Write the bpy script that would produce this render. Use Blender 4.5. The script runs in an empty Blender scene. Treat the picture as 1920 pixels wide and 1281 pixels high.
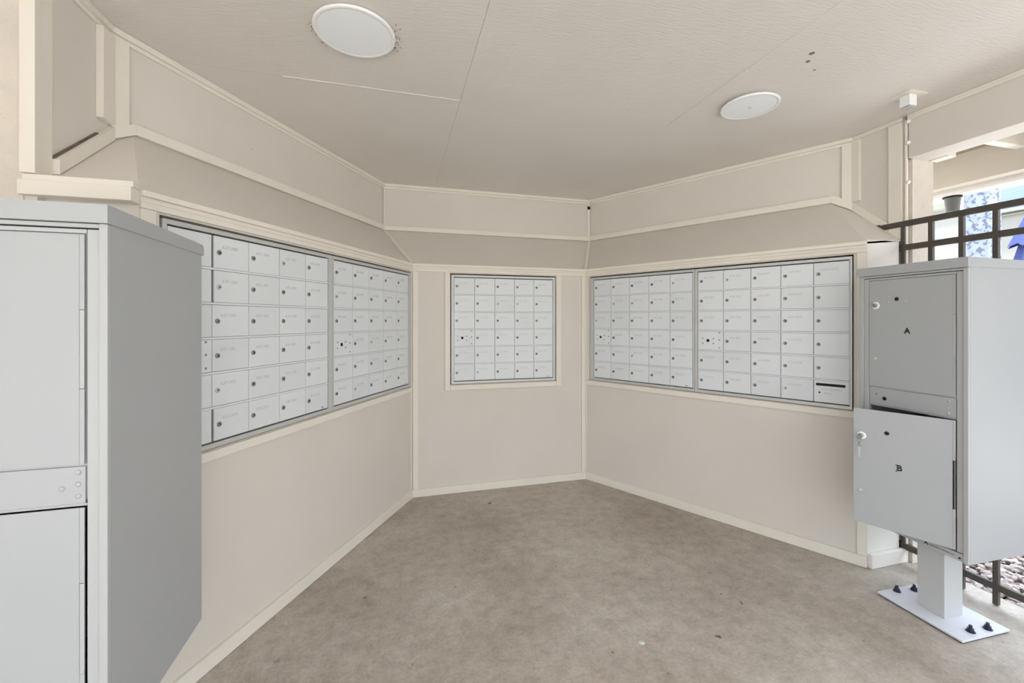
import bpy, bmesh, math, random
from math import radians as R_, sin, cos, pi, atan2, hypot
from mathutils import Vector, Matrix

random.seed(7)
C = bpy.context.scene.collection
S = bpy.context.scene

# ------------------------------------------------------------ camera, sky, sun, exposure
cam_d = bpy.data.cameras.new('camera')
cam = bpy.data.objects.new('camera', cam_d)
C.objects.link(cam)
S.camera = cam
cam_d.sensor_fit = 'HORIZONTAL'
cam_d.sensor_width = 36.0
cam_d.lens = 36.0 * 793.2 / 1920
cam_d.shift_y = -(640.5 - 600.6) / 1920
cam_d.clip_start = 0.02
cam.location = (0, 0, 1.3238)
cam.rotation_euler = (R_(90), 0, R_(-15.4))

S.view_settings.view_transform = 'Standard'
S.view_settings.look = 'None'
S.view_settings.gamma = 1
S.view_settings.use_curve_mapping = False
S.view_settings.exposure = 0.87

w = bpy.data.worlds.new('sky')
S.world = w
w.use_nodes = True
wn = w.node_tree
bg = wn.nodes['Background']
tc = wn.nodes.new('ShaderNodeTexCoord')
sep = wn.nodes.new('ShaderNodeSeparateXYZ')
rp = wn.nodes.new('ShaderNodeValToRGB')
rp.color_ramp.elements[0].position = 0.0
rp.color_ramp.elements[0].color = (0.84, 0.92, 1.0, 1)
rp.color_ramp.elements[1].position = 0.9
rp.color_ramp.elements[1].color = (0.74, 0.86, 1.0, 1)
wn.links.new(tc.outputs['Generated'], sep.inputs[0])
wn.links.new(sep.outputs['Z'], rp.inputs[0])
wn.links.new(rp.outputs[0], bg.inputs['Color'])
# the hazy sky is brighter over the open right-hand (east) side than over the left
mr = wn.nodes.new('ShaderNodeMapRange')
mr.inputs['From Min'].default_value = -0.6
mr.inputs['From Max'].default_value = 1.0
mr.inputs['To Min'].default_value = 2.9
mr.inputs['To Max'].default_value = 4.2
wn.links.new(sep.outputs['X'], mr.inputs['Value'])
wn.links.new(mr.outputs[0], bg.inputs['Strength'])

sun_d = bpy.data.lights.new('sun', 'SUN')
sun_d.energy = 9.0
sun_d.angle = R_(4)
sun_d.color = (1.0, 0.985, 0.965)
sun = bpy.data.objects.new('sun', sun_d)
C.objects.link(sun)
sun.location = (-3, -6, 9)
sun.rotation_euler = Vector((0.18, 0.38, -1.0)).to_track_quat('-Z', 'Y').to_euler()

S.cycles.max_bounces = 12
S.cycles.diffuse_bounces = 8

# ------------------------------------------------------------ materials
def mat(name, col, rough=0.6, metal=0.0, var=0.0, vscale=3.0, bump=0.0, bscale=60.0, bdist=0.002,
        stretch=None, spots=None, spec=0.4, emit=None):
    m = bpy.data.materials.new(name)
    m.use_nodes = True
    nt = m.node_tree
    b = nt.nodes['Principled BSDF']
    b.inputs['Base Color'].default_value = (*col, 1)
    b.inputs['Roughness'].default_value = rough
    b.inputs['Metallic'].default_value = metal
    b.inputs['Specular IOR Level'].default_value = spec
    co = nt.nodes.new('ShaderNodeTexCoord')
    src = co.outputs['Object']
    if stretch:
        mp = nt.nodes.new('ShaderNodeMapping')
        mp.inputs['Scale'].default_value = stretch
        nt.links.new(src, mp.inputs[0])
        src2 = mp.outputs[0]
    else:
        src2 = src
    last = None
    if var > 0:
        n = nt.nodes.new('ShaderNodeTexNoise')
        n.inputs['Scale'].default_value = vscale
        n.inputs['Detail'].default_value = 6
        nt.links.new(src, n.inputs['Vector'])
        r = nt.nodes.new('ShaderNodeValToRGB')
        r.color_ramp.elements[0].position = 0.3
        r.color_ramp.elements[1].position = 0.7
        r.color_ramp.elements[0].color = (*[c * (1 - var) for c in col], 1)
        r.color_ramp.elements[1].color = (*[min(1, c * (1 + var)) for c in col], 1)
        nt.links.new(n.outputs['Fac'], r.inputs[0])
        last = r.outputs[0]
    if spots:
        scol, sscale, thr = spots
        n2 = nt.nodes.new('ShaderNodeTexNoise')
        n2.inputs['Scale'].default_value = sscale
        n2.inputs['Detail'].default_value = 3
        nt.links.new(src, n2.inputs['Vector'])
        r2 = nt.nodes.new('ShaderNodeValToRGB')
        r2.color_ramp.elements[0].position = thr
        r2.color_ramp.elements[1].position = thr + 0.05
        mx = nt.nodes.new('ShaderNodeMix')
        mx.data_type = 'RGBA'
        nt.links.new(n2.outputs['Fac'], r2.inputs[0])
        nt.links.new(r2.outputs[0], mx.inputs[0])
        if last:
            nt.links.new(last, mx.inputs[6])
        else:
            mx.inputs[6].default_value = (*col, 1)
        mx.inputs[7].default_value = (*scol, 1)
        last = mx.outputs[2]
    if last:
        nt.links.new(last, b.inputs['Base Color'])
    if bump > 0:
        n3 = nt.nodes.new('ShaderNodeTexNoise')
        n3.inputs['Scale'].default_value = bscale
        n3.inputs['Detail'].default_value = 5
        nt.links.new(src2, n3.inputs['Vector'])
        bp = nt.nodes.new('ShaderNodeBump')
        bp.inputs['Strength'].default_value = bump
        bp.inputs['Distance'].default_value = bdist
        nt.links.new(n3.outputs['Fac'], bp.inputs['Height'])
        nt.links.new(bp.outputs[0], b.inputs['Normal'])
    if emit:
        b.inputs['Emission Color'].default_value = (*emit[0], 1)
        b.inputs['Emission Strength'].default_value = emit[1]
    return m

M = {}
M['panel'] = mat('painted plywood panel', (0.675, 0.642, 0.598), 0.7, var=0.025, vscale=2.2, bump=0.25, bscale=30, stretch=(1, 1, 0.12),
                 spots=((0.36, 0.31, 0.26), 42, 0.755))
M['trim'] = mat('painted trim board', (0.775, 0.74, 0.675), 0.6, var=0.02, vscale=5, bump=0.3, bscale=40,
                spots=((0.33, 0.28, 0.23), 55, 0.76))
M['ceil'] = mat('painted plywood ceiling', (0.70, 0.67, 0.64), 0.75, var=0.03, vscale=1.3, bump=0.5, bscale=18, bdist=0.003, stretch=(1, 9, 1))
M['stucco'] = mat('cream stucco', (0.66, 0.61, 0.55), 0.85, var=0.06, vscale=9, bump=0.9, bscale=38, bdist=0.008)
M['locker'] = mat('light grey powder coat', (0.405, 0.425, 0.445), 0.42, var=0.01, vscale=2)
M['locker_edge'] = mat('light grey coated frame', (0.44, 0.455, 0.465), 0.4)
M['pedestal'] = mat('light grey pedestal paint', (0.52, 0.535, 0.55), 0.4)
M['dark'] = mat('dark gap', (0.012, 0.012, 0.012), 0.8)
M['grey_gap'] = mat('grey gap', (0.16, 0.165, 0.17), 0.7)
M['alu'] = mat('anodised aluminium frame', (0.56, 0.57, 0.57), 0.4, metal=0.25)
M['door_w'] = mat('white coated mailbox door', (0.72, 0.76, 0.80), 0.4, var=0.012, vscale=4)
M['door_w2'] = mat('slightly greyer mailbox door', (0.69, 0.73, 0.765), 0.4)
M['ink'] = mat('faded door lettering', (0.53, 0.55, 0.57), 0.6)
M['ink_dark'] = mat('black lettering', (0.015, 0.015, 0.017), 0.5)
M['ink_grey'] = mat('grey lettering', (0.22, 0.22, 0.22), 0.5)
M['lockm'] = mat('worn steel lock', (0.30, 0.31, 0.31), 0.35, metal=0.6)
M['lockl'] = mat('bright steel lock', (0.62, 0.63, 0.63), 0.3, metal=0.5)
M['white'] = mat('white plastic', (0.85, 0.87, 0.88), 0.45)
M['plate'] = mat('pale bluish painted steel plate', (0.70, 0.72, 0.80), 0.4)
M['lens'] = mat('frosted white light cover', (0.86, 0.90, 0.94), 0.5)
M['fence'] = mat('bronze painted steel', (0.075, 0.065, 0.055), 0.45, var=0.1, vscale=20)
M['bolt'] = mat('dark blue grey anchor bolt', (0.05, 0.05, 0.085), 0.45, metal=0.5)
M['blue'] = mat('blue umbrella canvas', (0.03, 0.042, 0.15), 0.8, var=0.1, vscale=6)
M['gravel'] = mat('mixed gravel stone', (0.34, 0.28, 0.27), 0.8, var=0.35, vscale=25)
M['gravel2'] = mat('pale gravel stone', (0.52, 0.46, 0.44), 0.8, var=0.2, vscale=25)
M['gravel3'] = mat('brown gravel stone', (0.30, 0.17, 0.09), 0.8, var=0.2, vscale=25)
M['soil'] = mat('soil under gravel', (0.16, 0.13, 0.12), 0.9, var=0.3, vscale=30)
M['lawn'] = mat('pale outdoor paving', (0.55, 0.53, 0.49), 0.9, var=0.08, vscale=1)
M['tan'] = mat('tan painted porch timber', (0.50, 0.45, 0.38), 0.7, var=0.03, vscale=4)
M['blueroof'] = mat('pale blue metal fascia', (0.13, 0.17, 0.25), 0.6)
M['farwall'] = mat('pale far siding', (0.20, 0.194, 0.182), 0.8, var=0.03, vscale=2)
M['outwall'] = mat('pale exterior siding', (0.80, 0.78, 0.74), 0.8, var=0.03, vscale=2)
M['outtrim'] = mat('olive grey exterior trim', (0.17, 0.17, 0.13), 0.7)
M['glass'] = mat('sky reflecting window glass', (0.36, 0.48, 0.66), 0.08, spec=0.8)
M['stone'] = mat('blotchy blue grey stone', (0.165, 0.185, 0.235), 0.8, var=0.08, vscale=9, bump=0.6, bscale=12, bdist=0.02,
                 spots=((0.07, 0.08, 0.12), 22, 0.52))
M['fixture'] = mat('grey lamp housing', (0.11, 0.115, 0.10), 0.5)
M['debris'] = mat('dried leaf', (0.17, 0.12, 0.08), 0.9)
M['palespot'] = mat('chalky white spot', (0.62, 0.61, 0.60), 0.9)

def concrete():
    m = bpy.data.materials.new('worn concrete slab')
    m.use_nodes = True
    nt = m.node_tree
    b = nt.nodes['Principled BSDF']
    b.inputs['Roughness'].default_value = 0.5
    b.inputs['Specular IOR Level'].default_value = 0.5
    co = nt.nodes.new('ShaderNodeTexCoord')
    def noise(s, d=6, r=0.6):
        n = nt.nodes.new('ShaderNodeTexNoise')
        n.inputs['Scale'].default_value = s
        n.inputs['Detail'].default_value = d
        n.inputs['Roughness'].default_value = r
        nt.links.new(co.outputs['Object'], n.inputs['Vector'])
        return n
    def ramp(n, p0, c0, p1, c1):
        r = nt.nodes.new('ShaderNodeValToRGB')
        e = r.color_ramp.elements
        e[0].position, e[0].color = p0, (*c0, 1)
        e[1].position, e[1].color = p1, (*c1, 1)
        nt.links.new(n.outputs['Fac'], r.inputs[0])
        return r
    big = ramp(noise(1.4), 0.3, (0.36, 0.31, 0.262), 0.7, (0.55, 0.51, 0.455))
    fine = ramp(noise(70, 8, 0.75), 0.33, (0.80, 0.79, 0.78), 0.66, (1.12, 1.12, 1.12))
    mid = ramp(noise(14, 6, 0.7), 0.32, (0.80, 0.785, 0.77), 0.65, (1.10, 1.10, 1.10))
    spots = ramp(noise(26, 3, 0.5), 0.24, (0.55, 0.51, 0.47), 0.31, (1, 1, 1))
    last = big.outputs[0]
    for f in (fine, mid, spots):
        mx = nt.nodes.new('ShaderNodeMix')
        mx.data_type = 'RGBA'
        mx.blend_type = 'MULTIPLY'
        mx.inputs[0].default_value = 1.0
        nt.links.new(last, mx.inputs[6])
        nt.links.new(f.outputs[0], mx.inputs[7])
        last = mx.outputs[2]
    nt.links.new(last, b.inputs['Base Color'])
    bp = nt.nodes.new('ShaderNodeBump')
    bp.inputs['Strength'].default_value = 0.5
    bp.inputs['Distance'].default_value = 0.003
    nt.links.new(noise(110, 6, 0.7).outputs['Fac'], bp.inputs['Height'])
    nt.links.new(bp.outputs[0], b.inputs['Normal'])
    return m
M['concrete'] = concrete()
M['grime_shade'] = mat('dark grime', (0.16, 0.125, 0.095), 0.9, var=0.3, vscale=60)  # for real dirt specks and the painted gap shadow strip

# ------------------------------------------------------------ mesh helpers
def box(bm, x0, x1, y0, y1, z0, z1, mi=0, bev=0.0, mx=None):
    vs = [Vector((x, y, z)) for x in (x0, x1) for y in (y0, y1) for z in (z0, z1)]
    if mx is not None:
        vs = [mx @ v for v in vs]
    v = [bm.verts.new(p) for p in vs]
    fs = [(0, 1, 3, 2), (4, 6, 7, 5), (0, 4, 5, 1), (2, 3, 7, 6), (0, 2, 6, 4), (1, 5, 7, 3)]
    faces = [bm.faces.new([v[i] for i in f]) for f in fs]
    for f in faces:
        f.material_index = mi
    if bev > 0:
        edges = list({e for f in faces for e in f.edges})
        r = bmesh.ops.bevel(bm, geom=edges, offset=bev, segments=2, affect='EDGES', profile=0.6)
        for f in r['faces']:
            f.material_index = mi
    return faces

def prism(bm, poly, z0, z1, mi=0):
    """poly: plan points, extruded z0..z1"""
    a = [bm.verts.new((p[0], p[1], z0)) for p in poly]
    b = [bm.verts.new((p[0], p[1], z1)) for p in poly]
    n = len(poly)
    fs = [bm.faces.new(a[::-1]), bm.faces.new(b)]
    for i in range(n):
        fs.append(bm.faces.new((a[i], a[(i + 1) % n], b[(i + 1) % n], b[i])))
    for f in fs:
        f.material_index = mi

def cyl(bm, p0, p1, r, seg=24, mi=0, r2=None, cap=True):
    p0, p1 = Vector(p0), Vector(p1)
    d = (p1 - p0)
    q = d.to_track_quat('Z', 'Y')
    r2 = r if r2 is None else r2
    A, B = [], []
    for i in range(seg):
        t = 2 * pi * i / seg
        o = Vector((cos(t), sin(t), 0))
        A.append(bm.verts.new(p0 + q @ (o * r)))
        B.append(bm.verts.new(p1 + q @ (o * r2)))
    fs = [bm.faces.new((A[i], A[(i + 1) % seg], B[(i + 1) % seg], B[i])) for i in range(seg)]
    if cap:
        fs += [bm.faces.new(A[::-1]), bm.faces.new(B)]
    for f in fs:
        f.material_index = mi
    return fs

def lathe(bm, prof, c=(0, 0, 0), seg=48, mi=0, axis='Z'):
    rings = []
    for r, h in prof:
        ring = []
        if r < 1e-6:
            p = (0, 0, h)
            ring = [bm.verts.new(tr(p, c, axis))]
        else:
            for i in range(seg):
                t = 2 * pi * i / seg
                ring.append(bm.verts.new(tr((r * cos(t), r * sin(t), h), c, axis)))
        rings.append(ring)
    for a, b in zip(rings, rings[1:]):
        for i in range(seg):
            j = (i + 1) % seg
            if len(a) == 1 and len(b) == 1:
                continue
            if len(a) == 1:
                f = bm.faces.new((a[0], b[i], b[j]))
            elif len(b) == 1:
                f = bm.faces.new((a[i], a[j], b[0]))
            else:
                f = bm.faces.new((a[i], a[j], b[j], b[i]))
            f.material_index = mi
            f.smooth = True

def tr(p, c, axis):
    if axis == 'Z':
        return Vector((c[0] + p[0], c[1] + p[1], c[2] + p[2]))
    # axis -Y: height goes towards -y (out of a wall face)
    return Vector((c[0] + p[0], c[1] - p[2], c[2] + p[1]))

def obj(name, bm, mats, parent=None, loc=None, rotz=None, smooth=False):
    if not isinstance(mats, (list, tuple)):
        mats = [mats]
    bmesh.ops.recalc_face_normals(bm, faces=bm.faces)
    me = bpy.data.meshes.new(name)
    bm.to_mesh(me)
    bm.free()
    for m in mats:
        me.materials.append(M[m] if isinstance(m, str) else m)
    if smooth:
        for p in me.polygons:
            p.use_smooth = True
    o = bpy.data.objects.new(name, me)
    C.objects.link(o)
    if parent:
        o.parent = parent
    if loc is not None:
        o.location = loc
    if rotz is not None:
        o.rotation_euler = (0, 0, rotz)
    return o

def tag(o, label=None, cat=None, group=None, kind=None):
    if label: o['label'] = label
    if cat: o['category'] = cat
    if group: o['group'] = group
    if kind: o['kind'] = kind
    return o

def struct(name, bm, m, parent=None, loc=None, rotz=None):
    o = obj(name, bm, m, parent, loc, rotz)
    if parent is None:
        o['kind'] = 'structure'
    return o

def empty(name, loc, rotz=0):
    o = bpy.data.objects.new(name, None)
    o.empty_display_size = 0.05
    C.objects.link(o)
    o.location = loc
    o.rotation_euler = (0, 0, rotz)
    return o

def dup(o, parent=None):
    c = o.copy()
    C.objects.link(c)
    c.parent = parent
    for ch in list(o.children):
        dup(ch, c)
    return c

_txt = {}
def text_mesh(s, size, depth=0.0003, align='LEFT', res=2, bold=0.0, sx=1.0):
    key = (s, size, depth, align, bold, sx)
    if key in _txt:
        return _txt[key]
    cu = bpy.data.curves.new('lettering', 'FONT')
    cu.body = s
    cu.size = size
    cu.extrude = depth
    cu.offset = bold
    cu.resolution_u = res
    cu.align_x = align
    cu.align_y = 'CENTER'
    t = bpy.data.objects.new('lettering', cu)
    C.objects.link(t)
    dg = bpy.context.evaluated_depsgraph_get()
    me = bpy.data.meshes.new_from_object(t.evaluated_get(dg))
    bpy.data.objects.remove(t)
    rot = Matrix.Rotation(pi / 2, 4, 'X') @ Matrix.Diagonal((sx, 1, 1, 1))
    me.transform(rot)
    _txt[key] = me
    return me

def text(name, s, size, m, parent, loc, align='LEFT', bold=0.0, sx=1.0):
    me = text_mesh(s, size, align=align, bold=bold, sx=sx)
    if not me.materials:
        me.materials.append(M[m])
    o = bpy.data.objects.new(name, me)
    C.objects.link(o)
    o.parent = parent
    o.location = loc
    return o

# ------------------------------------------------------------ plan of the alcove (metres)
ZH, ZU, ZC = 1.7441, 2.0595, 2.44
L = (0.1145, 3.2461); RR = (1.5326, 3.2461)
EL = (-0.8038, 1.6491); ER = (2.4344, 1.6786)
L2 = (-0.0954, 3.6089); R2 = (1.7424, 3.6091)
XL, XR = -1.049, 2.700                       # side wall faces
def along(a, b, t):
    d = hypot(b[0] - a[0], b[1] - a[1])
    return (a[0] + (b[0] - a[0]) * t / d, a[1] + (b[1] - a[1]) * t / d)
dL = ((EL[0] - L[0]) / hypot(EL[0] - L[0], EL[1] - L[1]), (EL[1] - L[1]) / hypot(EL[0] - L[0], EL[1] - L[1]))
dR = ((ER[0] - RR[0]) / hypot(ER[0] - RR[0], ER[1] - RR[1]), (ER[1] - RR[1]) / hypot(ER[0] - RR[0], ER[1] - RR[1]))
aL = atan2(-dL[1], -dL[0]); aR = atan2(dR[1], dR[0])
tUL = (XL - L2[0]) / dL[0]; UL = (XL, L2[1] + dL[1] * tUL)
tUR = (XR - R2[0]) / dR[0]; UR = (XR, R2[1] + dR[1] * tUR)
lenL = hypot(EL[0] - L[0], EL[1] - L[1]); lenR = hypot(ER[0] - RR[0], ER[1] - RR[1])
nL = (sin(aL), -cos(aL)); nR = (sin(aR), -cos(aR)); nB = (0, -1)     # towards the room

# ------------------------------------------------------------ floor, ground, ceiling
bm = bmesh.new()
prism(bm, [(-4.5, -5.0), (2.78, -5.0), (2.78, 1.72), (2.95, 1.72), (2.95, 4.2), (-4.5, 4.2)], -0.12, 0.0)
struct('floor', bm, 'concrete')
bm = bmesh.new()
box(bm, -40, 40, -40, 40, -0.30, -0.121)
g = struct('ground', bm, 'lawn')
bm = bmesh.new()
box(bm, 2.781, 4.6, -3.0, 6.0, -0.120, -0.045)
struct('ground_bed', bm, 'soil')

bm = bmesh.new()
xs = [-4.5, 0.318, 1.503, 2.83]
ycut = {0: [-2.6, -0.29, 2.141, 4.2], 1: [-2.6, 4.2], 2: [-2.6, 4.2]}
for i in range(3):
    ys = ycut[i]
    for a, b in zip(ys, ys[1:]):
        box(bm, xs[i] + 0.0006, xs[i + 1] - 0.0006, a + 0.0006, b - 0.0006, ZC, ZC + 0.012)
box(bm, -4.5, 2.83, -2.6, 4.2, ZC + 0.0125, ZC + 0.22)
ceiling = struct('ceiling', bm, 'ceil')
bm = bmesh.new()
box(bm, 1.500, 1.506, 1.55, 2.10, ZC - 0.003, ZC + 0.001)
box(bm, -0.50, 0.315, 2.1385, 2.1435, ZC - 0.003, ZC + 0.001)
struct('seam_strip', bm, 'ceil', ceiling)
bm = bmesh.new()
for x, y, a, b in ((1.678, 1.372, .020, .008), (1.714, 1.419, .016, .005), (1.80, 1.46, .009, .004)):
    cyl(bm, (x, y, ZC - 0.0012), (x, y, ZC + 0.001), a * .55, 9)
struct('paint_chip', bm, mat('exposed grey wood', (0.22, 0.19, 0.17), 0.9), ceiling)

# ------------------------------------------------------------ upper walls, full height behind the boxed-out lower walls
def wall_prism(p0, p1, n0, n1, z0, z1, name, m='panel', th=0.12):
    bm = bmesh.new()
    prism(bm, [p0, p1, n1, n0], z0, z1)
    return struct(name, bm, m)
TH = 0.12
k = TH * math.tan(R_(30)); k15 = TH * math.tan(R_(15))
oL2 = (L2[0] - k, L2[1] + TH); oR2 = (R2[0] + k, R2[1] + TH)
oUL = (UL[0] - TH, UL[1] + k15 * 1.0); oUR = (UR[0] + TH, UR[1] + k15)
wall_prism(L2, R2, oL2, oR2, 0.0, ZC, 'wall_back')
wall_prism(UL, L2, oUL, oL2, 0.0, ZC, 'wall_left')
wall_prism(R2, UR, oR2, oUR, 0.0, ZC, 'wall_right')
# short side walls
bm = bmesh.new(); prism(bm, [(XL, 1.622), UL, oUL, (XL - TH, 1.622)], 0.0, ZC); struct('wall_side_left', bm, 'panel')
bm = bmesh.new(); prism(bm, [(XR, 1.672), UR, oUR, (XR + TH, 1.672)], 0.0, ZC); struct('wall_side_right', bm, 'panel')
# stucco front wall to the left of the alcove, facing the camera
bm = bmesh.new(); box(bm, -4.5, XL - 0.031, 1.618, 1.84, 0.0, ZC); struct('wall_front_left', bm, 'stucco')

# ------------------------------------------------------------ boxed-out lower walls (with openings for the mailbox banks)
def lower_wall(name, origin, ang, ln, openings, sgn, d0=None):
    """local x along wall (right = +), local -y to the room; sgn=-1: origin at right end"""
    bm = bmesh.new()
    z0, z1 = openings[0][2] - 0.004, openings[0][3] + 0.010
    X = sorted([0, sgn * ln])
    box(bm, X[0], X[1], 0, 0.10, 0, z0)
    box(bm, X[0], X[1], 0, 0.10, z1, ZH)
    cur = X[0]
    for a, b, _, _ in sorted(openings):
        if a > cur: box(bm, cur, a, 0, 0.10, z0, z1)
        cur = b
    if cur < X[1]: box(bm, cur, X[1], 0, 0.10, z0, z1)
    box(bm, X[0], X[1], 0.10, 0.12, 0, ZH)
    return struct(name, bm, 'panel', None, (origin[0], origin[1], 0), ang)

MB0, MB1 = 0.8334, 1.6732
lower_wall('wall_lower_left', L, aL, lenL, [(-1.780, -0.012, MB0, MB1)], -1)
lower_wall('wall_lower_back', L, 0, RR[0] - L[0], [(0.290, 1.150, MB0, MB1)], 1)
lower_wall('wall_lower_right', RR, aR, lenR, [(0.040, 1.752, MB0, MB1)], 1)
# end returns of the boxed-out walls
bm = bmesh.new(); box(bm, XL, EL[0] - 0.001, 1.6491, 1.70, 0, ZH); struct('wall_return_left', bm, 'panel')
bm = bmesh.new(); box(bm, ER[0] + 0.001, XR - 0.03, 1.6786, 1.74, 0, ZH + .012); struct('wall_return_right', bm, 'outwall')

# sloping boards on top of the boxed-out walls
def slope(name, pts, m='panel', th=0.012):
    bm = bmesh.new()
    P = [Vector(p) for p in pts]
    n = (P[1] - P[0]).cross(P[2] - P[0]).normalized()
    if n.z < 0: n = -n
    top = [bm.verts.new(p) for p in P]
    bot = [bm.verts.new(p - n * th) for p in P]
    k = len(P)
    bm.faces.new(top); bm.faces.new(bot[::-1])
    for i in range(k):
        bm.faces.new((top[i], bot[i], bot[(i + 1) % k], top[(i + 1) % k]))
    return struct(name, bm, m)
apL = (L2[0] + dL[0] * 1.8276, L2[1] + dL[1] * 1.8276)
apR = (R2[0] + dR[0] * 1.8150, R2[1] + dR[1] * 1.8150)
cLz, cRz = 2.008, 1.995
slope('trim_1', [(*L, ZH), (*RR, ZH), (*R2, ZU), (*L2, ZU)])
slope('trim_2', [(*EL, ZH), (*L, ZH), (*L2, ZU), (*apL, ZU)])
slope('trim_3', [(*RR, ZH), (*ER, ZH), (*apR, ZU), (*R2, ZU)])
bm = bmesh.new()
def tri_fan(bm, pts, th=0.01):
    P = [Vector(p) for p in pts]
    for i in range(1, len(P) - 1):
        a, b, c = P[0], P[i], P[i + 1]
        v = [bm.verts.new(q) for q in (a, b, c)] + [bm.verts.new(q + Vector((0, 0, -th))) for q in (a, b, c)]
        bm.faces.new(v[:3]); bm.faces.new((v[5], v[4], v[3]))
        for j in range(3):
            bm.faces.new((v[j], v[3 + j], v[3 + (j + 1) % 3], v[(j + 1) % 3]))
tri_fan(bm, [(*EL, ZH), (*apL, ZU), (UL[0], UL[1], cLz), (XL, 1.6491, 1.765)])
struct('trim_4', bm, 'panel')
bm = bmesh.new()
tri_fan(bm, [(*ER, ZH), (*apR, ZU), (UR[0], UR[1], cRz), (XR, 1.6786, 1.770)])
struct('trim_5', bm, 'panel')

# ------------------------------------------------------------ trim boards
def board(bm, x0, x1, z0, z1, th, y=0.0, bev=0.002):
    box(bm, x0, x1, y - th, y - 0.0004, z0, z1, bev=bev)
def slanted(bm, x0, z0, x1, z1, wd, th):
    """board whose lower edge runs (x0,z0)-(x1,z1) on the wall plane y=0"""
    pts = [(x0, z0), (x1, z1), (x1, z1 + wd), (x0, z0 + wd)]
    a = [bm.verts.new((p[0], -0.0004, p[1])) for p in pts]
    b = [bm.verts.new((p[0], -th, p[1])) for p in pts]
    bm.faces.new(a); bm.faces.new(b[::-1])
    for i in range(4):
        bm.faces.new((a[i], b[i], b[(i + 1) % 4], a[(i + 1) % 4]))
tn = [5]
def trimobj(bm, origin, ang, m='trim', name=None):
    if name is None:
        tn[0] += 1
        name = 'trim_%d' % tn[0]
    return struct(name, bm, m, None, (origin[0], origin[1], 0), ang)

lenUL = hypot(UL[0] - L2[0], UL[1] - L2[1]); lenUR = hypot(UR[0] - R2[0], UR[1] - R2[1])
# ceiling mouldings (two steps)
for (o_, a_, x0, x1) in ((L2, aL, -lenUL, -0.012), (L2, 0, 0.0, R2[0] - L2[0]), (R2, aR, 0.012, lenUR)):
    bm = bmesh.new()
    board(bm, x0, x1, ZC - 0.024, ZC - 0.001, 0.022)
    board(bm, x0, x1, ZC - 0.040, ZC - 0.0245, 0.010)
    trimobj(bm, o_, a_)
# band at the top of the slope
t = bmesh.new(); board(t, -1.8276, -0.01, ZU, ZU + 0.042, 0.018); slanted(t, -lenUL, cLz, -1.828, ZU, 0.044, 0.018); trimobj(t, L2, aL)
t = bmesh.new(); board(t, 0.0, R2[0] - L2[0], ZU, ZU + 0.036, 0.018); trimobj(t, L2, 0)
t = bmesh.new(); board(t, 0.01, 1.815, ZU, ZU + 0.042, 0.018); slanted(t, 1.8155, ZU, lenUR, cRz, 0.05, 0.018); trimobj(t, R2, aR)
# vertical battens
t = bmesh.new(); board(t, -lenUL + .001, -lenUL + 0.062, cLz + 0.05, ZC - 0.041, 0.016); trimobj(t, L2, aL)
t = bmesh.new(); board(t, lenUR - 0.052, lenUR - .001, cRz + 0.05, ZC - 0.041, 0.016); trimobj(t, R2, aR)
t = bmesh.new(); board(t, 0.002, 0.012, ZU + .037, ZC - .041, 0.012); trimobj(t, L2, 0)
t = bmesh.new(); board(t, R2[0] - L2[0] - 0.024, R2[0] - L2[0] - .002, ZU + .037, ZC - .041, 0.014)
corner = trimobj(t, L2, 0)
hb = bmesh.new(); lathe(hb, [(0, 0.010), (0.010, 0.008), (0.015, 0.002), (0.016, 0)], (R2[0] - L2[0] - 0.013, -0.0145, ZC - 0.075), 16, axis='-Y')
hole = obj('hole', hb, 'dark', corner); hole['label'] = 'dark oval hole at top of corner batten'
# left side wall (faces +x): local frame rotated +90: local -y = +x, local x = +y
t = bmesh.new()
ys0, ys1 = 1.622, UL[1]
board(t, 1.6625 - 0.0, ys1 - .002, ZC - 0.024, ZC - 0.001, 0.022); board(t, 1.6625, ys1 - .002, ZC - 0.040, ZC - 0.0245, 0.010)
trimobj(t, (XL, 0), pi / 2)
t = bmesh.new()
slanted(t, 1.672, 1.785, ys1 - .003, cLz, 0.048, 0.024)
board(t, ys1 - 0.070, ys1 - .003, cLz + 0.055, ZC - 0.041, 0.024)
trimobj(t, (XL, 0), pi / 2)
t = bmesh.new(); board(t, 1.6225, 1.672, 1.766, ZC - 0.001, 0.006); trimobj(t, (XL, 0), pi / 2)
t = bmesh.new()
slanted(t, 1.6715, 1.834, ys1 - .072, cLz - 0.008, 0.005, 0.010)  # dark strip standing in for grime and gap shadow along the slanted board
obj('grime_shadow_line', t, 'grime_shade', bpy.data.objects['trim_%d' % (tn[0])], (0, 0, 0))
# end post on the face of the left side wall
t = bmesh.new(); box(t, XL - 0.030, XL + 0.008, 1.600, 1.6215, 1.766, ZC - .001, bev=.002); struct('trim_20', t, 'trim')
# sill ledge over the left return
t = bmesh.new()
box(t, XL - 0.034, EL[0] + 0.003, 1.598, 1.6486, 1.700, 1.745, bev=.003)
box(t, XL - 0.030, EL[0] + 0.003, 1.610, 1.6486, 1.7455, 1.765, bev=.003)
struct('trim_21', t, 'trim')
# right side wall (faces -x): rotated -90: local -y = -x, local x = -y
def yr(y): return -y
t = bmesh.new()
board(t, yr(UR[1]) + .002, yr(1.6725), ZC - 0.022, ZC - 0.001, 0.016)
trimobj(t, (XR, 0), -pi / 2)
t = bmesh.new()
slanted(t, yr(UR[1]) + .003, cRz, yr(1.745), 1.822, 0.052, 0.016)
board(t, yr(UR[1]) + .003, yr(UR[1]) + 0.05, cRz + 0.05, ZC - 0.023, 0.016)
trimobj(t, (XR, 0), -pi / 2)
t = bmesh.new(); board(t, yr(1.742), yr(1.676), 1.76, ZC - 0.023, 0.014); trimobj(t, (XR, 0), -pi / 2)
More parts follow.
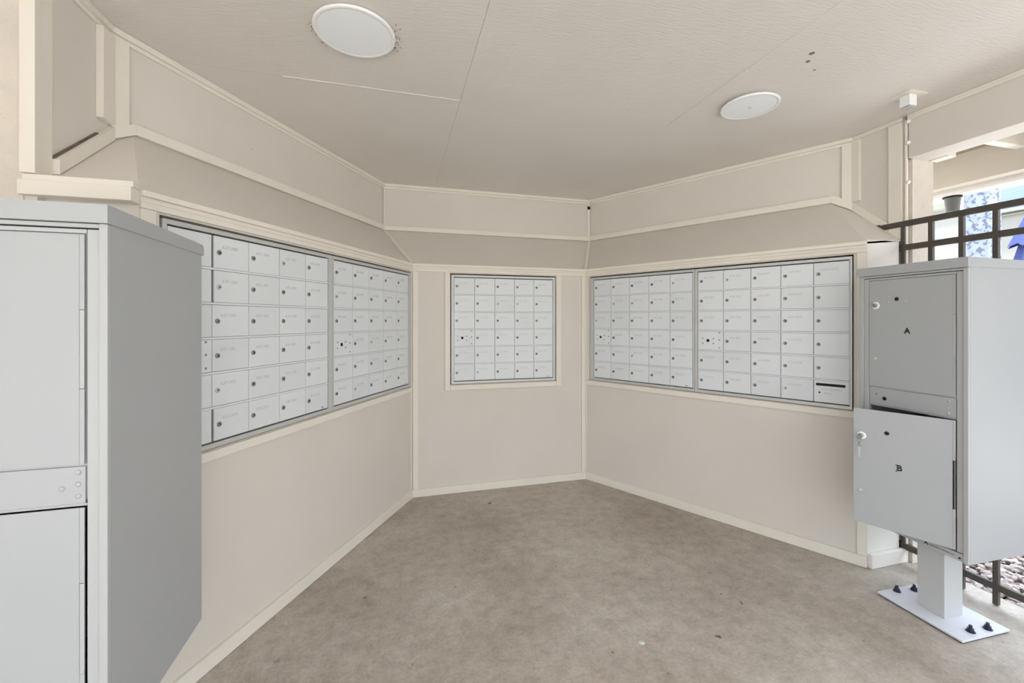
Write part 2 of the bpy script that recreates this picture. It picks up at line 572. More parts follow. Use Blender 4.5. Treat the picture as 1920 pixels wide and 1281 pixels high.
# rounded bead at the end of the right side wall, with painted screws
t = bmesh.new(); cyl(t, (XR - .003, 1.660, 0.0), (XR - .003, 1.660, ZC - .02), 0.0075, 16)
bead = struct('trim_22', t, 'trim')
t = bmesh.new()
for z in (2.405, 2.29, 2.075):
    lathe(t, [(0.011, 0), (0.010, 0.006), (0.005, 0.010), (0, 0.011)], (0, 0, z), 12, axis='-Y')
sc_ = struct('screw_head', t, 'white', bead, (XR - .0105, 1.645, 0), -pi / 2)

# lower trims
def lower_trims(origin, ang, x0, x1, side):
    t = bmesh.new()
    board(t, x0, x1, 1.712, ZH - .0005, 0.006)
    board(t, x0, x1, 1.728, ZH + 0.004, 0.020, bev=.003)
    trimobj(t, origin, ang)
    t = bmesh.new(); board(t, x0, x1, 0.001, 0.060, 0.016, bev=.003)
    trimobj(t, origin, ang, name='baseboard_' + side)
lower_trims(L, aL, -lenL, -0.012, 'left')
lower_trims(L, 0, 0.0, RR[0] - L[0], 'back')
lower_trims(RR, aR, 0.012, lenR, 'right')
# bank surrounds
t = bmesh.new()
board(t, -lenL, -0.014, 1.690, 1.711, 0.010)
board(t, -lenL, -0.014, 0.790, 0.826, 0.014, bev=.003)
board(t, -0.0135, -0.001, 0.061, 1.711, 0.010); board(t, -lenL + .001, -1.795, 0.061, 1.689, 0.010)
trimobj(t, L, aL)
t = bmesh.new()
W = RR[0] - L[0]
board(t, 0.001, W - .001, 1.690, 1.711, 0.009)
board(t, 0.248, 0.288, MB0 - 0.045, 1.689, 0.016); board(t, 1.152, 1.195, MB0 - 0.045, 1.689, 0.016)
board(t, 0.2885, 1.1515, MB0 - 0.045, MB0 - 0.008, 0.016)
board(t, 0.010, 0.050, 0.061, 1.689, 0.012); board(t, W - 0.040, W - 0.010, 0.061, 1.689, 0.012)
trimobj(t, L, 0)
t = bmesh.new()
board(t, 0.014, lenR, 1.690, 1.711, 0.010)
board(t, 0.014, lenR - .045, 0.790, 0.826, 0.014, bev=.003)
board(t, 0.001, 0.0135, 0.061, 1.711, 0.012); board(t, lenR - 0.042, lenR - .001, 0.061, 1.689, 0.012)
trimobj(t, RR, aR)
# corner hip rods
def rod(p, q, r, m='trim'):
    t = bmesh.new()
    d = Vector(q) - Vector(p)
    up = Vector((0, 0, 1))
    s = d.cross(up).normalized(); u = s.cross(d).normalized()
    vs = []
    for e in (Vector(p), Vector(q)):
        vs.append([t.verts.new(e + s * a * r + u * b * r) for a, b in ((-1, -.2), (1, -.2), (1, 1), (-1, 1))])
    t.faces.new(vs[0]); t.faces.new(vs[1][::-1])
    for i in range(4):
        t.faces.new((vs[0][i], vs[1][i], vs[1][(i + 1) % 4], vs[0][(i + 1) % 4]))
    tn[0] += 1
    return struct('trim_%d' % (tn[0] + 30), t, m)
rod((*L, ZH + .004), (*L2, ZU - .002), 0.012)
rod((*RR, ZH + .004), (*R2, ZU - .002), 0.013)
# plinth at the foot of the right return
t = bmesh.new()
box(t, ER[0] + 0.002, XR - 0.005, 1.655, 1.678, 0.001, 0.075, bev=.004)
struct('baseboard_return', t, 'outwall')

# ------------------------------------------------------------ openings to the right: beam, jamb, porch beyond
t = bmesh.new(); box(t, XR - 0.008, XR + 0.14, -1.2, 1.648, 2.205, ZC - 0.0005, bev=.004); struct('trim_50', t, 'panel')
t = bmesh.new(); board(t, yr(1.645), 1.2, ZC - 0.03, ZC - 0.001, 0.014); trimobj(t, (XR - .008, 0), -pi / 2)
t = bmesh.new(); box(t, XR + 0.014, 2.875, 1.6715 - .03, 1.6715 - .001, 0.0, 2.2045); box(t, XR + .1205, 2.875, 1.672, 1.90, 0, ZC); struct('wall_jamb', t, 'stucco')
# porch roof beyond: roof deck, outer beam, joists
t = bmesh.new(); box(t, 2.8405, 3.50, -1.2, 3.2, ZC + 0.0501, ZC + 0.07); struct('roof_deck', t, 'tan')
for y in (2.09, 1.49, 0.89, 0.29, -0.31):
    t = bmesh.new(); box(t, 2.841, 3.30, y - 0.022, y + 0.022, 2.265, ZC + 0.05, bev=.003)
    tag(obj('porch_joist', t, 'trim'), kind='structure')
t = bmesh.new(); box(t, 2.841, 2.90, 1.555, 1.64, 2.20, 2.30, bev=.003); struct('trim_51', t, 'trim')
t = bmesh.new(); box(t, 3.301, 3.40, -1.2, 3.2, 2.150, 2.335, bev=.004); box(t, 3.32, 3.40, -1.2, 3.2, 2.3351, ZC + .05); struct('trim_52', t, 'tan')
t = bmesh.new(); box(t, 3.405, 3.50, -1.2, 3.2, 2.118, 2.142, bev=.003); box(t, 3.405, 3.50, -1.2, 3.2, 2.1421, 2.49); struct('trim_53', t, 'panel')

# far building
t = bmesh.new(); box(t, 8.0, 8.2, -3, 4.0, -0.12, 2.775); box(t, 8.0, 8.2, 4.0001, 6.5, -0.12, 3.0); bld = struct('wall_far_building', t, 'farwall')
t = bmesh.new(); box(t, 7.95, 8.0, 4.0, 6.5, 3.001, 3.09); box(t, 7.95, 8.0, -3, 4.0, 2.735, 2.755)
struct('trim_54', t, 'outtrim', bld)
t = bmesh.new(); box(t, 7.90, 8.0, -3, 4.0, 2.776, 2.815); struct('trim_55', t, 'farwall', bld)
t = bmesh.new(); box(t, 8.0, 8.4, -3, 3.98, 2.816, 3.12, bev=.01)
struct('roof_edge', t, 'blueroof', bld)

# blotchy stone column outside
t = bmesh.new(); box(t, 6.0, 6.22, 2.955, 3.15, -0.12, 3.6, bev=.01)
col = obj('stone_column', t, 'stone')
tag(col, 'blotchy blue-grey stone column standing outside behind the railing', 'column')
t = bmesh.new(); box(t, 5.985, 6.03, 3.151, 3.185, -0.12, 3.6, bev=.004); obj('edge_strip', t, 'trim', col)

# lamp under the porch edge
lamp = empty('porch_lamp', (3.452, 1.87, 2.02))
t = bmesh.new(); cyl(t, (0, 0, 0.088), (0, 0, 0.0), 0.040, 24, r2=0.033); obj('lamp_shade', t, 'fixture', lamp)
t = bmesh.new(); cyl(t, (0, 0, 0.0885), (0, 0, 0.0978), 0.046, 24); obj('top_plate', t, 'dark', lamp)
tag(lamp, 'small grey tapered lamp fixed outside under the porch edge beyond the railing', 'lamp')

# blue umbrella, closed
um = empty('patio_umbrella', (5.3, 2.315, -0.12))
def cone_fold(t, z0, z1, r0, r1, n=8):
    A = []; B = []
    for i in range(n * 2):
        a = pi * i / n
        f = 1.0 if i % 2 == 0 else 0.78
        A.append(t.verts.new((r0 * f * cos(a), r0 * f * sin(a), z0 - (0.03 if i % 2 == 0 else 0))))
        B.append(t.verts.new((r1 * f * cos(a), r1 * f * sin(a), z1)))
    for i in range(n * 2):
        j = (i + 1) % (n * 2)
        t.faces.new((A[i], A[j], B[j], B[i]))
t = bmesh.new()
cone_fold(t, 2.11, 2.42, 0.165, 0.03)
cone_fold(t, 1.30, 2.10, 0.30, 0.095)
obj('canopy', t, 'blue', um)
t = bmesh.new(); cyl(t, (0, 0, 0.05), (0, 0, 2.47), 0.022, 14); obj('pole', t, 'white', um)
t = bmesh.new(); cyl(t, (0, 0, 0), (0, 0, 0.06), 0.25, 24); obj('base', t, 'fixture', um)
tag(um, 'closed blue patio umbrella outside at the right edge beyond the railing', 'umbrella')

# wall and eave added out of view behind the camera to block low sky
t = bmesh.new(); box(t, -12, 6, -9.2, -9.0, -0.12, 3.0); struct('wall_blocker_front', t, mat('tan blocker wall', (0.55, 0.50, 0.44), 0.9))
t = bmesh.new(); box(t, -12.5, 6.5, -9.9, -8.4, 3.0, 3.2); struct('roof_blocker_front', t, 'outtrim')
# unseen wall added on the left to shade the alcove from side sky
t = bmesh.new(); box(t, -2.9, -2.7, -0.9, 1.617, 0.0, ZC); struct('wall_blocker_left', t, 'stucco')
# unseen block added beyond the right front corner to cut direct light
t = bmesh.new(); box(t, 4.0, 9.0, -8.8, -2.4, -0.12, 3.4); struct('wall_blocker_right', t, 'panel')

# ------------------------------------------------------------ gravel bed (stones; uncountable)
bm = bmesh.new()
rg = random.Random(3)
def stone(bm, x, y, z, s, mi):
    q = Matrix.Rotation(rg.random() * 6.3, 4, 'Z') @ Matrix.Rotation(rg.uniform(-.5, .5), 4, 'X')
    mt = Matrix.Translation((x, y, z)) @ q @ Matrix.Diagonal((s * rg.uniform(.8, 1.5), s * rg.uniform(.6, 1), s * rg.uniform(.35, .6), 1))
    r = bmesh.ops.create_icosphere(bm, subdivisions=1, radius=1.0, matrix=mt)
    for v in r['verts']:
        v.co += Vector((rg.uniform(-1, 1), rg.uniform(-1, 1), rg.uniform(-1, 1))) * s * 0.18
    for f in {f for v in r['verts'] for f in v.link_faces}:
        f.material_index = mi
for i in range(5200):
    x = 2.80 + 1.5 * rg.random() ** 1.3; y = rg.uniform(0.3, 2.4)
    stone(bm, x, y, -0.035 + rg.random() * 0.02, rg.uniform(0.010, 0.024), rg.choices((0, 1, 2), (6, 4, 0.5))[0])
tag(obj('gravel', bm, ['gravel', 'gravel2', 'gravel3']), 'loose mixed gravel in the bed outside beyond the railing', 'gravel', kind='stuff')

# ------------------------------------------------------------ mailbox banks
def bank(name, label, origin, ang, fx0, fx1, dx0, dx1, numbers, ext=(0, 0), slot=False, wide=(), sticker=True, widen=None, seed=1):
    rb = random.Random(seed)
    t = empty(name, (origin[0], origin[1], 0), ang)
    tag(t, label, 'mailboxes', 'wall-mounted mailbox banks')
    z0, z1 = MB0, MB1
    dz0, dz1 = z0 + 0.020, z1 - 0.018
    rows, cols = 6, 5
    ph = (dz1 - dz0) / rows; pw = (dx1 - dx0) / cols
    # frame
    b = bmesh.new()
    yf, yb = -0.006, 0.045
    box(b, fx0, fx1, yf, yb, dz1 + .001, z1, bev=.0015)
    box(b, fx0, fx1, yf, yb, z0, dz0 - .001, bev=.0015)
    box(b, fx0, dx0 - .002, yf, yb, dz0 - .0009, dz1 + .0009, bev=.0015)
    box(b, dx1 + .002, fx1, yf, yb, dz0 - .0009, dz1 + .0009, bev=.0015)
    # inner lip
    box(b, dx0 - .0019, dx0 + .002, 0.004, yb, dz0, dz1)
    box(b, dx1 - .002, dx1 + .0019, 0.004, yb, dz0, dz1)
    obj('frame', b, 'alu', t)
    b = bmesh.new()
    for r in range(1, rows):
        z = dz0 + ph * r
        box(b, dx0, dx1, -0.005, 0.02, z - 0.0040, z + 0.0040, bev=.0012)
    obj('rail', b, 'door_w', t)
    b = bmesh.new(); box(b, dx0, dx1, 0.019, 0.030, dz0, dz1)
    obj('back_panel', b, 'grey_gap', t)
    # door template
    def door_bm(wd, mi=0):
        b = bmesh.new(); box(b, 0.0014, wd - 0.0014, -0.003, 0.006, 0.0055, ph - 0.0055, bev=.0012)
        return b
    lb = bmesh.new()
    lathe(lb, [(0.0105, -.001), (0.0105, 0.0025), (0.0085, 0.0035), (0.0078, 0.003), (0.0, 0.003)], (0, 0, 0), 18, axis='-Y')
    first = None; lock1 = None; k = 0
    for c in range(cols):
        for r in range(rows):
            x = dx0 + pw * c; z = dz0 + ph * (rows - 1 - r)
            master = (c == 0 and r == 3)
            outgoing = slot and (c == cols - 1 and r == rows - 1)
            gap = 0.007 if (c, r) in wide else 0
            b = bmesh.new()
            box(b, 0.0014 + gap, pw - 0.0014, -0.003, 0.006, 0.0052, ph - 0.0052, bev=.0012)
            d = obj('master_door' if master else ('outgoing_mail_door' if outgoing else 'door'),
                    b, 'door_w' if rb.random() > .35 else 'door_w2', t, (x, 0, z))
            if master:
                b = bmesh.new(); lathe(b, [(0.010, -.0005), (0.010, 0.0006), (0, 0.0006)], (pw * .40, -0.003, ph * .5), 20, axis='-Y')
                obj('lock_hole', b, 'dark', d)
                for sx, sz in ((.19, .60), (.19, .36), (.61, .60), (.61, .36), (.85, .90), (.85, .54), (.85, .16)):
                    b = bmesh.new(); lathe(b, [(0.0048, 0), (0.0042, 0.0012), (0.002, 0.0022), (0, 0.001)], (pw * sx, -0.003, ph * sz), 12, axis='-Y')
                    obj('screw', b, 'lockm', d)
                continue
            if outgoing:
                b = bmesh.new()
                box(b, pw * .07, pw * .89, -0.0042, -0.0028, ph * .735, ph * .845, bev=.0006)
                obj('mail_slot', b, 'dark', d)
                b = bmesh.new(); lathe(b, [(0.005, 0), (0.004, 0.002), (0, 0.002)], (pw * .17, -0.003, ph * .45), 12, axis='-Y')
                obj('lock', b, 'dark', d)
                text('lettering', 'OUTGOING', 0.017, 'ink', d, (pw * .22, -0.0033, ph * .60))
                text('lettering', 'MAIL', 0.017, 'ink', d, (pw * .30, -0.0033, ph * .42))
            else:
                if lock1 is None:
                    b = bmesh.new()
                    lathe(b, [(0.0100, 0), (0.0100, 0.0025), (0.0088, 0.0036), (0.0080, 0.0030), (0, 0.0030)], (0, -0.003, 0), 18, axis='-Y')
                    box(b, -0.0012, 0.0012, -0.0064, -0.0059, -0.0045, 0.0045, mi=1)
                    box(b, 0.0028, 0.0055, -0.0064, -0.0059, -0.003, 0.003, mi=1)
                    lock1 = obj('lock', b, ['lockm', 'dark'], d, (0.0225 + gap, 0, ph * .49))
                    lk = lock1
                else:
                    lk = lock1.copy(); C.objects.link(lk); lk.parent = d; lk.location = (0.0225 + gap, 0, ph * .49)
                    if rb.random() < 0.12:
                        if 'lt' not in bank.__dict__:
                            m2 = lock1.data.copy(); m2.materials[0] = M['lockl']; bank.lt = m2
                        lk.data = bank.lt
                if k < len(numbers) and numbers[k]:
                    text('number', numbers[k], 0.0185, 'ink', d, (0.036 + gap, -0.0033, ph * .66), sx=1.12)
                k += 1
            if c == cols - 1 and r == rows - 1 and sticker:
                b = bmesh.new(); box(b, pw - 0.052, pw - 0.008, -0.0038, -0.0031, 0.009, 0.021)
                pl = obj('maker_plate', b, 'door_w', d)
                b = bmesh.new()
                box(b, pw - 0.050, pw - 0.042, -0.0042, -0.0037, 0.011, 0.019); box(b, pw - 0.040, pw - 0.035, -0.0042, -0.0037, 0.012, 0.018)
                obj('maker_mark', b, 'ink_grey', d)
    # keep black reveal around the bank
    b = bmesh.new()
    yo = 0.006
    box(b, fx0 - ext[0], fx1 + ext[1], 0.050, 0.060, z0 - 0.003, z1 + 0.009)
    obj('backing', b, 'dark', t)
    return t

def seq(*parts):
    out = []
    for p in parts: out += p
    return out
def blk(b): return ['%d-%d' % (b, n) for n in (101, 102, 103, 104, 201, 202, 203, 204, 301, 302, 303, 304)]
nl = seq(blk(637), blk(635), blk(633))
nb = seq(blk(631), blk(629), blk(627))
n1 = seq(blk(630), blk(632), blk(634))
nr = seq(['632-%d' % n for n in (301, 302, 303, 304)], blk(634), ['634-201', '634-202', '634-203', '634-204', '634-205'], ['634-%d' % n for n in range(206, 210)])
nr = nr[:23] + ['634-2607']
bank('mailbox_bank', 'white mailbox bank on the left wall beside the grey locker, first column partly hidden',
     L, aL, -1.774, -0.8985, -1.757, -0.932, nl[:29], ext=(0.0055, 0), wide=((1, 0), (1, 1), (1, 5)), seed=1)
bank('mailbox_bank', 'white mailbox bank on the left wall in the back corner',
     L, aL, -0.8965, -0.0175, -0.884, -0.052, nl[29:] + blk(631)[:10] + blk(629), ext=(0, 0.0055), seed=2)
bank('mailbox_bank', 'single square mailbox bank alone on the back wall in a cream frame',
     L, 0, 0.2965, 1.1435, 0.317, 1.123, nb, ext=(.0055, .0055), seed=3)
bank('mailbox_bank', 'white mailbox bank on the right wall nearest the back corner',
     RR, aR, 0.0475, 0.8995, 0.084, 0.886, n1, ext=(.007, 0), seed=4)
bank('mailbox_bank', 'white mailbox bank on the right wall with a black outgoing mail slot at lower right',
     RR, aR, 0.9015, 1.7465, 0.922, 1.735, nr, ext=(0, .0055), slot=True, sticker=False, seed=5)

# ------------------------------------------------------------ parcel lockers
def locker(label, loc, rotz, open_ang, right):
    W, D, Z0, Z1 = 0.42, (0.438 if right else 0.457), 0.347, 1.576
    t = empty('parcel_locker', (loc[0], loc[1], 0), rotz)
    tag(t, label, 'parcel locker', 'grey parcel lockers')
    b = bmesh.new()
    box(b, 0, 0.004, 0.0, D, Z0, 1.548)
    box(b, W - 0.004, W, 0.0, D, Z0, 1.548)
    box(b, 0.0041, W - 0.0041, D - 0.004, D, Z0, 1.548)
    box(b, 0.0041, W - 0.0041, 0.0, D - .0041, Z0, Z0 + 0.004)
    box(b, 0.0041, W - 0.0041, 0.03, D - .0041, 0.95, 0.955)
    box(b, 0.0041, W - 0.0041, 0.03, D - .0041, 1.544, 1.548)
    obj('body', b, 'locker', t)
    # face frame, stepped
    b = bmesh.new()
    box(b, 0, 0.016, -0.012, 0.0, Z0, 1.536, bev=.0015); box(b, W - 0.016, W, -0.012, 0.0, Z0, 1.536, bev=.0015)
    box(b, 0.017, 0.040, -0.006, 0.01, Z0 + .034, 1.5235, bev=.002); box(b, W - 0.040, W - 0.017, -0.006, 0.01, Z0 + .034, 1.5235, bev=.002)
    box(b, 0.0165, W - 0.0165, -0.011, 0.0, 1.5262, 1.535, bev=.001)
    box(b, 0.041, W - 0.041, -0.006, 0.01, 1.514, 1.5235, bev=.0015)
    box(b, 0.017, W - 0.017, -0.008, 0.01, Z0, Z0 + 0.031, bev=.0015)
    box(b, 0.041, W - 0.041, -0.001, 0.01, 1.004, 1.008); box(b, 0.041, W - 0.041, -0.001, 0.01, 0.916, 0.9215)
    obj('face_frame', b, 'locker_edge', t)
    b = bmesh.new(); box(b, 0.004, W - .004, 0.0005, 0.003, 1.5240, 1.545); obj('reveal', b, 'dark', t)
    b = bmesh.new(); box(b, 0.0165, W - .0165, 0.0006, 0.012, 0.93, 1.5235); box(b, W - .043, W - 0.0165, 0.0006, 0.012, Z0 + .032, 0.929); obj('backing_strip', b, 'locker_edge', t)
    # hood with lip and rounded rear edge
    b = bmesh.new()
    prof = [(-0.020, 1.5365), (-0.020, Z1 + .001), (D - 0.004, Z1 - 0.006), (D + 0.004, Z1 - 0.010), (D + 0.008, Z1 - 0.018), (D + 0.008, 1.5365)]
    A = [b.verts.new((-0.007, y, z)) for y, z in prof]; B = [b.verts.new((W + 0.004, y, z)) for y, z in prof]
    b.faces.new(A); b.faces.new(B[::-1])
    for i in range(len(prof)):
        j = (i + 1) % len(prof)
        b.faces.new((A[i], B[i], B[j], A[j]))
    obj('hood', b, 'locker', t)
    # doors
    def door(name, z0, z1, ang):
        dw = 0.334
        d = empty(name + '_pivot', (0, 0, 0)) if False else None
        b = bmesh.new()
        x0, x1 = -dw, 0.0
        box(b, x0, x1 - 0.010, -0.004, -0.0005, z0, z1, bev=.0012)
        for a, c in ((z0, z0 + .165), (z1 - .165, z1)):
            box(b, x1 - 0.0099, x1 - 0.001, -0.004, -0.0005, a, c, bev=.0012)
        # folded edge
        box(b, x0, x0 + 0.002, -0.0004, 0.012, z0 + .001, z1 - .001)
        dd = obj(name, b, 'locker', t, (W - 0.043, -0.004, 0), -R_(ang) if False else R_(ang))
        b = bmesh.new()
        if ang: box(b, x1 - .0055, x1 - .001, -0.0046, -0.001, z0 + .166, z1 - .166)
        else: box(b, x1 - .0092, x1 - .001, -0.0046, -0.0005, z0 + .166, z1 - .166, bev=.001)
        hg = obj('hinge', b, 'grey_gap' if ang else 'locker_edge', dd)
        return dd
    # local +z rotation swings the free (left) edge towards -y for positive angle
    dA = door('door', 1.0085, 1.512, 0)
    dB = door('door', 0.385, 0.914, open_ang)
    for dd, top, key, let in ((dA, 1.512, False, 'A'), (dB, 0.908, True, 'B')):
        if right:
            b = bmesh.new(); lathe(b, [(0.017, 0), (0.017, 0.002), (0.014, 0.0035), (0.011, 0.003), (0, 0.003)], (-0.304, -0.004, top - .118), 28, axis='-Y')
            obj('lock_dial', b, 'white', dd)
            b = bmesh.new(); lathe(b, [(0.0095, 0), (0.0095, 0.007), (0.0075, 0.009), (0, 0.009)], (-0.306, -0.0068, top - .118), 20, axis='-Y')
            obj('lock', b, 'lockm', dd)
            b = bmesh.new(); lathe(b, [(0.0085, 0), (0.0085, 0.0015), (0, 0.0015)], (-0.215, -0.004, top - .091), 20, axis='-Y')
            obj('lock_hole', b, 'dark', dd)
            for sx, sz in ((-.250, -.079), (-.250, -.103), (-.176, -.079), (-.176, -.103)):
                b = bmesh.new(); lathe(b, [(0.0048, 0), (0.0045, 0.0012), (0.003, 0.0018), (0, 0.0018)], (sx, -0.004, top + sz), 14, axis='-Y')
                obj('rivet', b, 'locker_edge', dd)
            b = bmesh.new(); lathe(b, [(0.0085, 0), (0.0085, 0.003), (0.006, 0.0045), (0.003, 0.003), (0, 0.003)], (-0.308, -0.004, top - .372), 18, axis='-Y')
            obj('knob', b, 'lockl', dd)
            lt = text('letter', let, 0.036, 'ink_dark', dd, (-0.173, -0.0046, top - .237), align='CENTER', bold=0.0010, sx=0.95)
            if let == 'B':
                b = bmesh.new()
                for zz in (0.0112, -0.0145):
                    box(b, -0.0128, -0.0070, -0.0003, 0.0003, zz, zz + 0.0034)
                obj('serif', b, 'ink_dark', lt)
        else:
            b = bmesh.new(); box(b, -0.190, -0.1475, -0.0047, -0.0041, top - .252, top - .219)
            obj('sticker', b, 'white', dd)
            text('letter', let, 0.030, 'ink_dark', dd, (-0.169, -0.0052, top - .237), align='CENTER', bold=0.001)
    # middle access strip
    b = bmesh.new(); box(b, 0.0425, W - 0.044, -0.0045, 0.0005, 0.9225, 1.0035, bev=.0015)
    st = obj('access_panel', b, 'locker', t)
    if right:
        b = bmesh.new(); lathe(b, [(0.0085, 0), (0.0085, 0.0015), (0, 0.0015)], (0.108, -0.0045, 0.955), 20, axis='-Y'); obj('lock_hole', b, 'dark', st)
        b = bmesh.new(); lathe(b, [(0.004, 0), (0.003, 0.003), (0, 0.003)], (0.073, -0.0045, 0.972), 12, axis='-Y'); obj('pin', b, 'lockm', st)
        rv = ((0.352, .99), (0.352, .962), (0.352, .938))
    else:
        rv = ((0.364, .991), (0.364, .965), (0.364, .939), (0.335, .958))
    for x, z in rv:
        b = bmesh.new(); lathe(b, [(0.0055, 0), (0.0052, 0.0018), (0.003, 0.0034), (0, 0.0038)], (x, -0.0045, z), 16, axis='-Y'); obj('rivet', b, 'locker_edge', st)
    # maker strip
    if right:
        b = bmesh.new()
        v = [b.verts.new(p) for p in ((0.268, -0.0085, 0.358), (0.276, -0.0085, 0.372), (0.284, -0.0085, 0.358), (0.2795, -0.0085, 0.358), (0.276, -0.0085, 0.366), (0.2725, -0.0085, 0.358))]
        b.faces.new((v[0], v[1], v[4], v[5])); b.faces.new((v[1], v[2], v[3], v[4]))
        r = bmesh.ops.extrude_face_region(b, geom=list(b.faces)); bmesh.ops.translate(b, verts=[q for q in r['geom'] if isinstance(q, bmesh.types.BMVert)], vec=(0, -0.0006, 0))
        box(b, 0.387, 0.394, -0.0091, -0.0085, 0.3555, 0.363)
        obj('maker_mark', b, 'ink_dark', t)
        text('lettering', 'FLORENCE CORPORATION', 0.0095, 'ink_grey', t, (0.289, -0.0086, 0.3625), sx=0.72)
    # pedestal and plate
    px, py = 0.221, 0.160
    b = bmesh.new(); box(b, px - 0.0515, px + 0.0515, py - 0.055, py + 0.055, 0.0135, Z0 - .0005, bev=.002); obj('pedestal', b, 'pedestal', t)
    b = bmesh.new(); box(b, px - 0.163, px + 0.163, py - 0.140, py + 0.136, 0.005, 0.0132, bev=.001); bp_ = obj('base_plate', b, 'plate', t)
    b = bmesh.new(); box(b, px - 0.160, px + 0.160, py - 0.137, py + 0.133, 0.0004, 0.0049); obj('shim', b, 'dark', t)
    for bx, by in ((-.142, -.045), (-.128, .045), (.132, -.040), (.138, .050)):
        bx, by = px + bx, py + by * 1.0
        b = bmesh.new(); cyl(b, (bx, by, 0.0132), (bx, by, 0.016), 0.0155, 20); cyl(b, (bx, by, 0.016), (bx, by, 0.027), 0.012, 6); cyl(b, (bx, by, 0.027), (bx, by, 0.040), 0.006, 12); obj('anchor_bolt', b, 'bolt', t)
    return t, dB

LKR, dB = locker('grey parcel locker on a pedestal at right with its lower B door ajar', (2.226, 1.561), R_(-92), 25, True)
locker('tall grey parcel locker at the left edge with both doors shut', (-1.032, 1.148), 0, 0, False)

# key and ring hanging in the lock of door B
bpy.context.view_layer.update()
kt = empty('key_ring', (0, 0, 0))
mw = Matrix.Translation((2.226, 1.561, 0)) @ Matrix.Rotation(R_(-92), 4, 'Z') @ Matrix.Translation((0.377, -0.004, 0)) @ Matrix.Rotation(R_(25), 4, 'Z') @ Matrix.Translation((-0.306, -0.016, 0.790))
kt.matrix_world = mw
b = bmesh.new(); box(b, -0.004, 0.004, -0.022, 0.0015, -0.0012, 0.0012); cyl(b, (0, -0.022, -0.004), (0, -0.025, -0.004), 0.010, 18); obj('key', b, 'lockm', kt)
def torus(b, c, R0, r, ax, n=20, mseg=8):
    rings = []
    for i in range(n):
        t = 2 * pi * i / n
        ring = []
        for j in range(mseg):
            p = 2 * pi * j / mseg
            q = Vector(((R0 + r * cos(p)) * cos(t), r * sin(p), (R0 + r * cos(p)) * sin(t)))
            if ax == 'X': q = Vector((q.y, q.x, q.z))
            ring.append(b.verts.new(Vector(c) + q))
        rings.append(ring)
    for i in range(n):
        for j in range(mseg):
            b.faces.new((rings[i][j], rings[(i + 1) % n][j], rings[(i + 1) % n][(j + 1) % mseg], rings[i][(j + 1) % mseg]))
b = bmesh.new(); torus(b, (0, -0.0235, -0.016), 0.0085, 0.0011, 'Y'); torus(b, (0, -0.0225, -0.030), 0.006, 0.0010, 'X'); torus(b, (0, -0.021, -0.041), 0.006, 0.001, 'Y'); obj('ring', b, 'lockm', kt, smooth=True)
b = bmesh.new(); box(b, -0.0045, 0.0045, -0.0225, -0.0205, -0.094, -0.046, bev=.0008); obj('tag', b, 'lockl', kt)
tag(kt, 'key with small rings and a pale tag hanging in the white lock of door B', 'keys')

# ------------------------------------------------------------ railing
fx = 2.691
rl = empty('railing', (fx, 0, 0))
tag(rl, 'dark bronze metal railing across the open right side behind the grey locker', 'railing')
for z, y0 in ((1.852, 1.800), (1.722, 1.70), (0.086, 1.73)):
    b = bmesh.new(); box(b, -0.0085, 0.0085, -1.1, y0, z - 0.0155, z + 0.0155, bev=.001)
    obj('rail', b, 'fence', rl)
p0 = None
y = 1.668
while y > -1.05:
    if p0 is None:
        b = bmesh.new(); box(b, -0.0095, 0.0095, -0.0095, 0.0095, 0.004, 1.836, bev=.001)
        p0 = obj('picket', b, 'fence', rl, (0.0, y, 0))
    else:
        c = p0.copy(); C.objects.link(c); c.parent = rl; c.location = (0.0, y, 0)
    y -= 0.1236
for z, y0 in ((1.852, 1.800), (0.086, 1.73), (1.722, 1.70)):
    b = bmesh.new(); box(b, -0.012, 0.004, y0 - .02, y0 + 0.012, z - 0.019, z + 0.019, bev=.002)
    if z > 1.8: cyl(b, (-0.006, y0 + .012, z), (-0.006, y0 + .035, z - .004), 0.012, 12, r2=.004)
    obj('bracket', b, 'fence', rl)

# ------------------------------------------------------------ ceiling fittings
def disc_light(label, x, y, z, r):
    t = empty('ceiling_light', (x, y, ZC))
    tag(t, label, 'ceiling light', 'round white ceiling lights')
    dz = z - ZC
    b = bmesh.new(); lathe(b, [(r - .03, -0.0002), (r - .03, dz + .012), (r - 0.006, dz + .011), (r, dz + 0.006), (r, dz + 0.001), (r - 0.003, dz - 0.002), (r - 0.012, dz - 0.002), (r - 0.016, dz)], seg=72)
    obj('rim', b, 'white', t, smooth=True)
    b = bmesh.new(); lathe(b, [(r - 0.0162, dz + .0005), (r * .6, dz - 0.0015), (0, dz - 0.002)], seg=72)
    ln = obj('diffuser', b, 'lens', t, smooth=True)
    return t, dz, ln
disc_light('round flat white ceiling light at the top left above the alcove', -0.150, 1.728, ZC - 0.016, 0.150)
t2, dz, ln = disc_light('round flat white ceiling light near the right side opening, tilted oval in view', 1.755, 1.772, ZC - 0.022, 0.136)
b = bmesh.new(); lathe(b, [(0.006, 0), (0.005, -0.003), (0, -0.003)], (0, 0, dz - 0.002), 12); obj('finial', b, 'alu', ln)

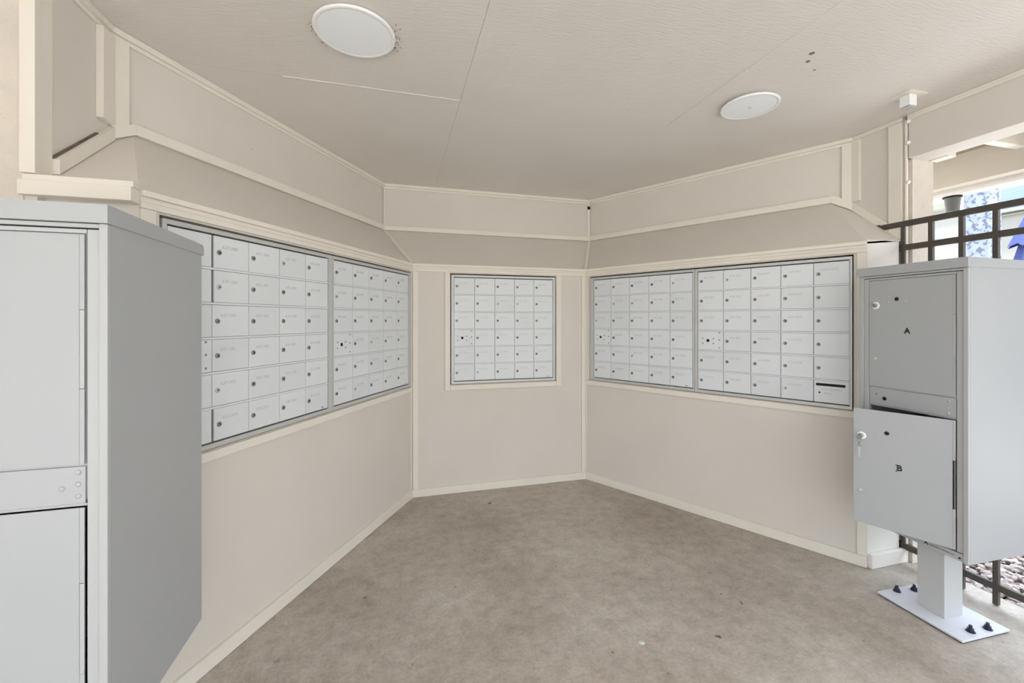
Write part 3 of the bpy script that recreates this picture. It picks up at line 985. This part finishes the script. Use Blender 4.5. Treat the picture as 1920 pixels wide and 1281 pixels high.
jb = empty('junction_box', (2.455, 1.500, ZC))
tag(jb, 'small square grey junction box on the ceiling above the railing', 'junction box')
b = bmesh.new(); box(b, -0.058, 0.058, -0.045, 0.045, -0.005, -0.0003, bev=.001); obj('plate', b, 'trim', jb)
b = bmesh.new(); box(b, -0.030, 0.020, -0.022, 0.022, -0.058, -0.0055, bev=.002); obj('box', b, 'white', jb)
b = bmesh.new(); box(b, -0.025, 0.015, -0.018, 0.018, -0.064, -0.0585, bev=.001); obj('cover', b, 'locker', jb)

b = bmesh.new()
rw = random.Random(11)
for i in range(70):
    a = rw.choice((rw.uniform(0.2, 1.9), rw.uniform(-0.5, 0.6), rw.uniform(2.2, 3.2)))
    rr = 0.150 + abs(rw.gauss(0, 0.012)); q = rw.uniform(0.0008, 0.0026)
    cx, cy = -0.150 + rr * cos(a), 1.733 + rr * sin(a)
    cyl(b, (cx, cy, ZC - 0.0015), (cx, cy, ZC), q, 6)
obj('grime_specks', b, 'grime_shade', ceiling)
# ------------------------------------------------------------ bits on the floor
def leaf(x, y, s, a, lab):
    b = bmesh.new()
    n = 8; vs = []
    for i in range(n):
        t = 2 * pi * i / n
        vs.append((s * cos(t), s * .45 * sin(t) * (1 + .3 * sin(3 * t)), 0.003 + .003 * sin(2 * t)))
    T = [b.verts.new(p) for p in vs]; B_ = [b.verts.new((p[0], p[1], 0.0008)) for p in vs]
    b.faces.new(T); b.faces.new(B_[::-1])
    for i in range(n): b.faces.new((T[i], B_[i], B_[(i + 1) % n], T[(i + 1) % n]))
    o = obj('leaf_scrap', b, 'debris'); o.location = (x, y, 0); o.rotation_euler = (0, 0, a)
    tag(o, lab, 'debris', 'scraps of dried leaf on the floor')
leaf(0.656, 2.99, 0.014, .4, 'small brown leaf scrap on the floor near the back wall below the square mailboxes')
leaf(1.30, 1.475, 0.012, 2.2, 'small dark leaf scrap on the open concrete nearest the camera')
leaf(1.56, 1.62, 0.008, 1.2, 'tiny dark leaf scrap on the concrete towards the right locker')
b = bmesh.new(); lathe(b, [(0.013, 0.0002), (0.012, 0.0015), (0, 0.002)], (0.9745, 1.5336, 0), 18)
tag(obj('gum_spot', b, 'palespot'), 'pale round gum spot on the concrete floor near the bottom centre', 'gum spot')
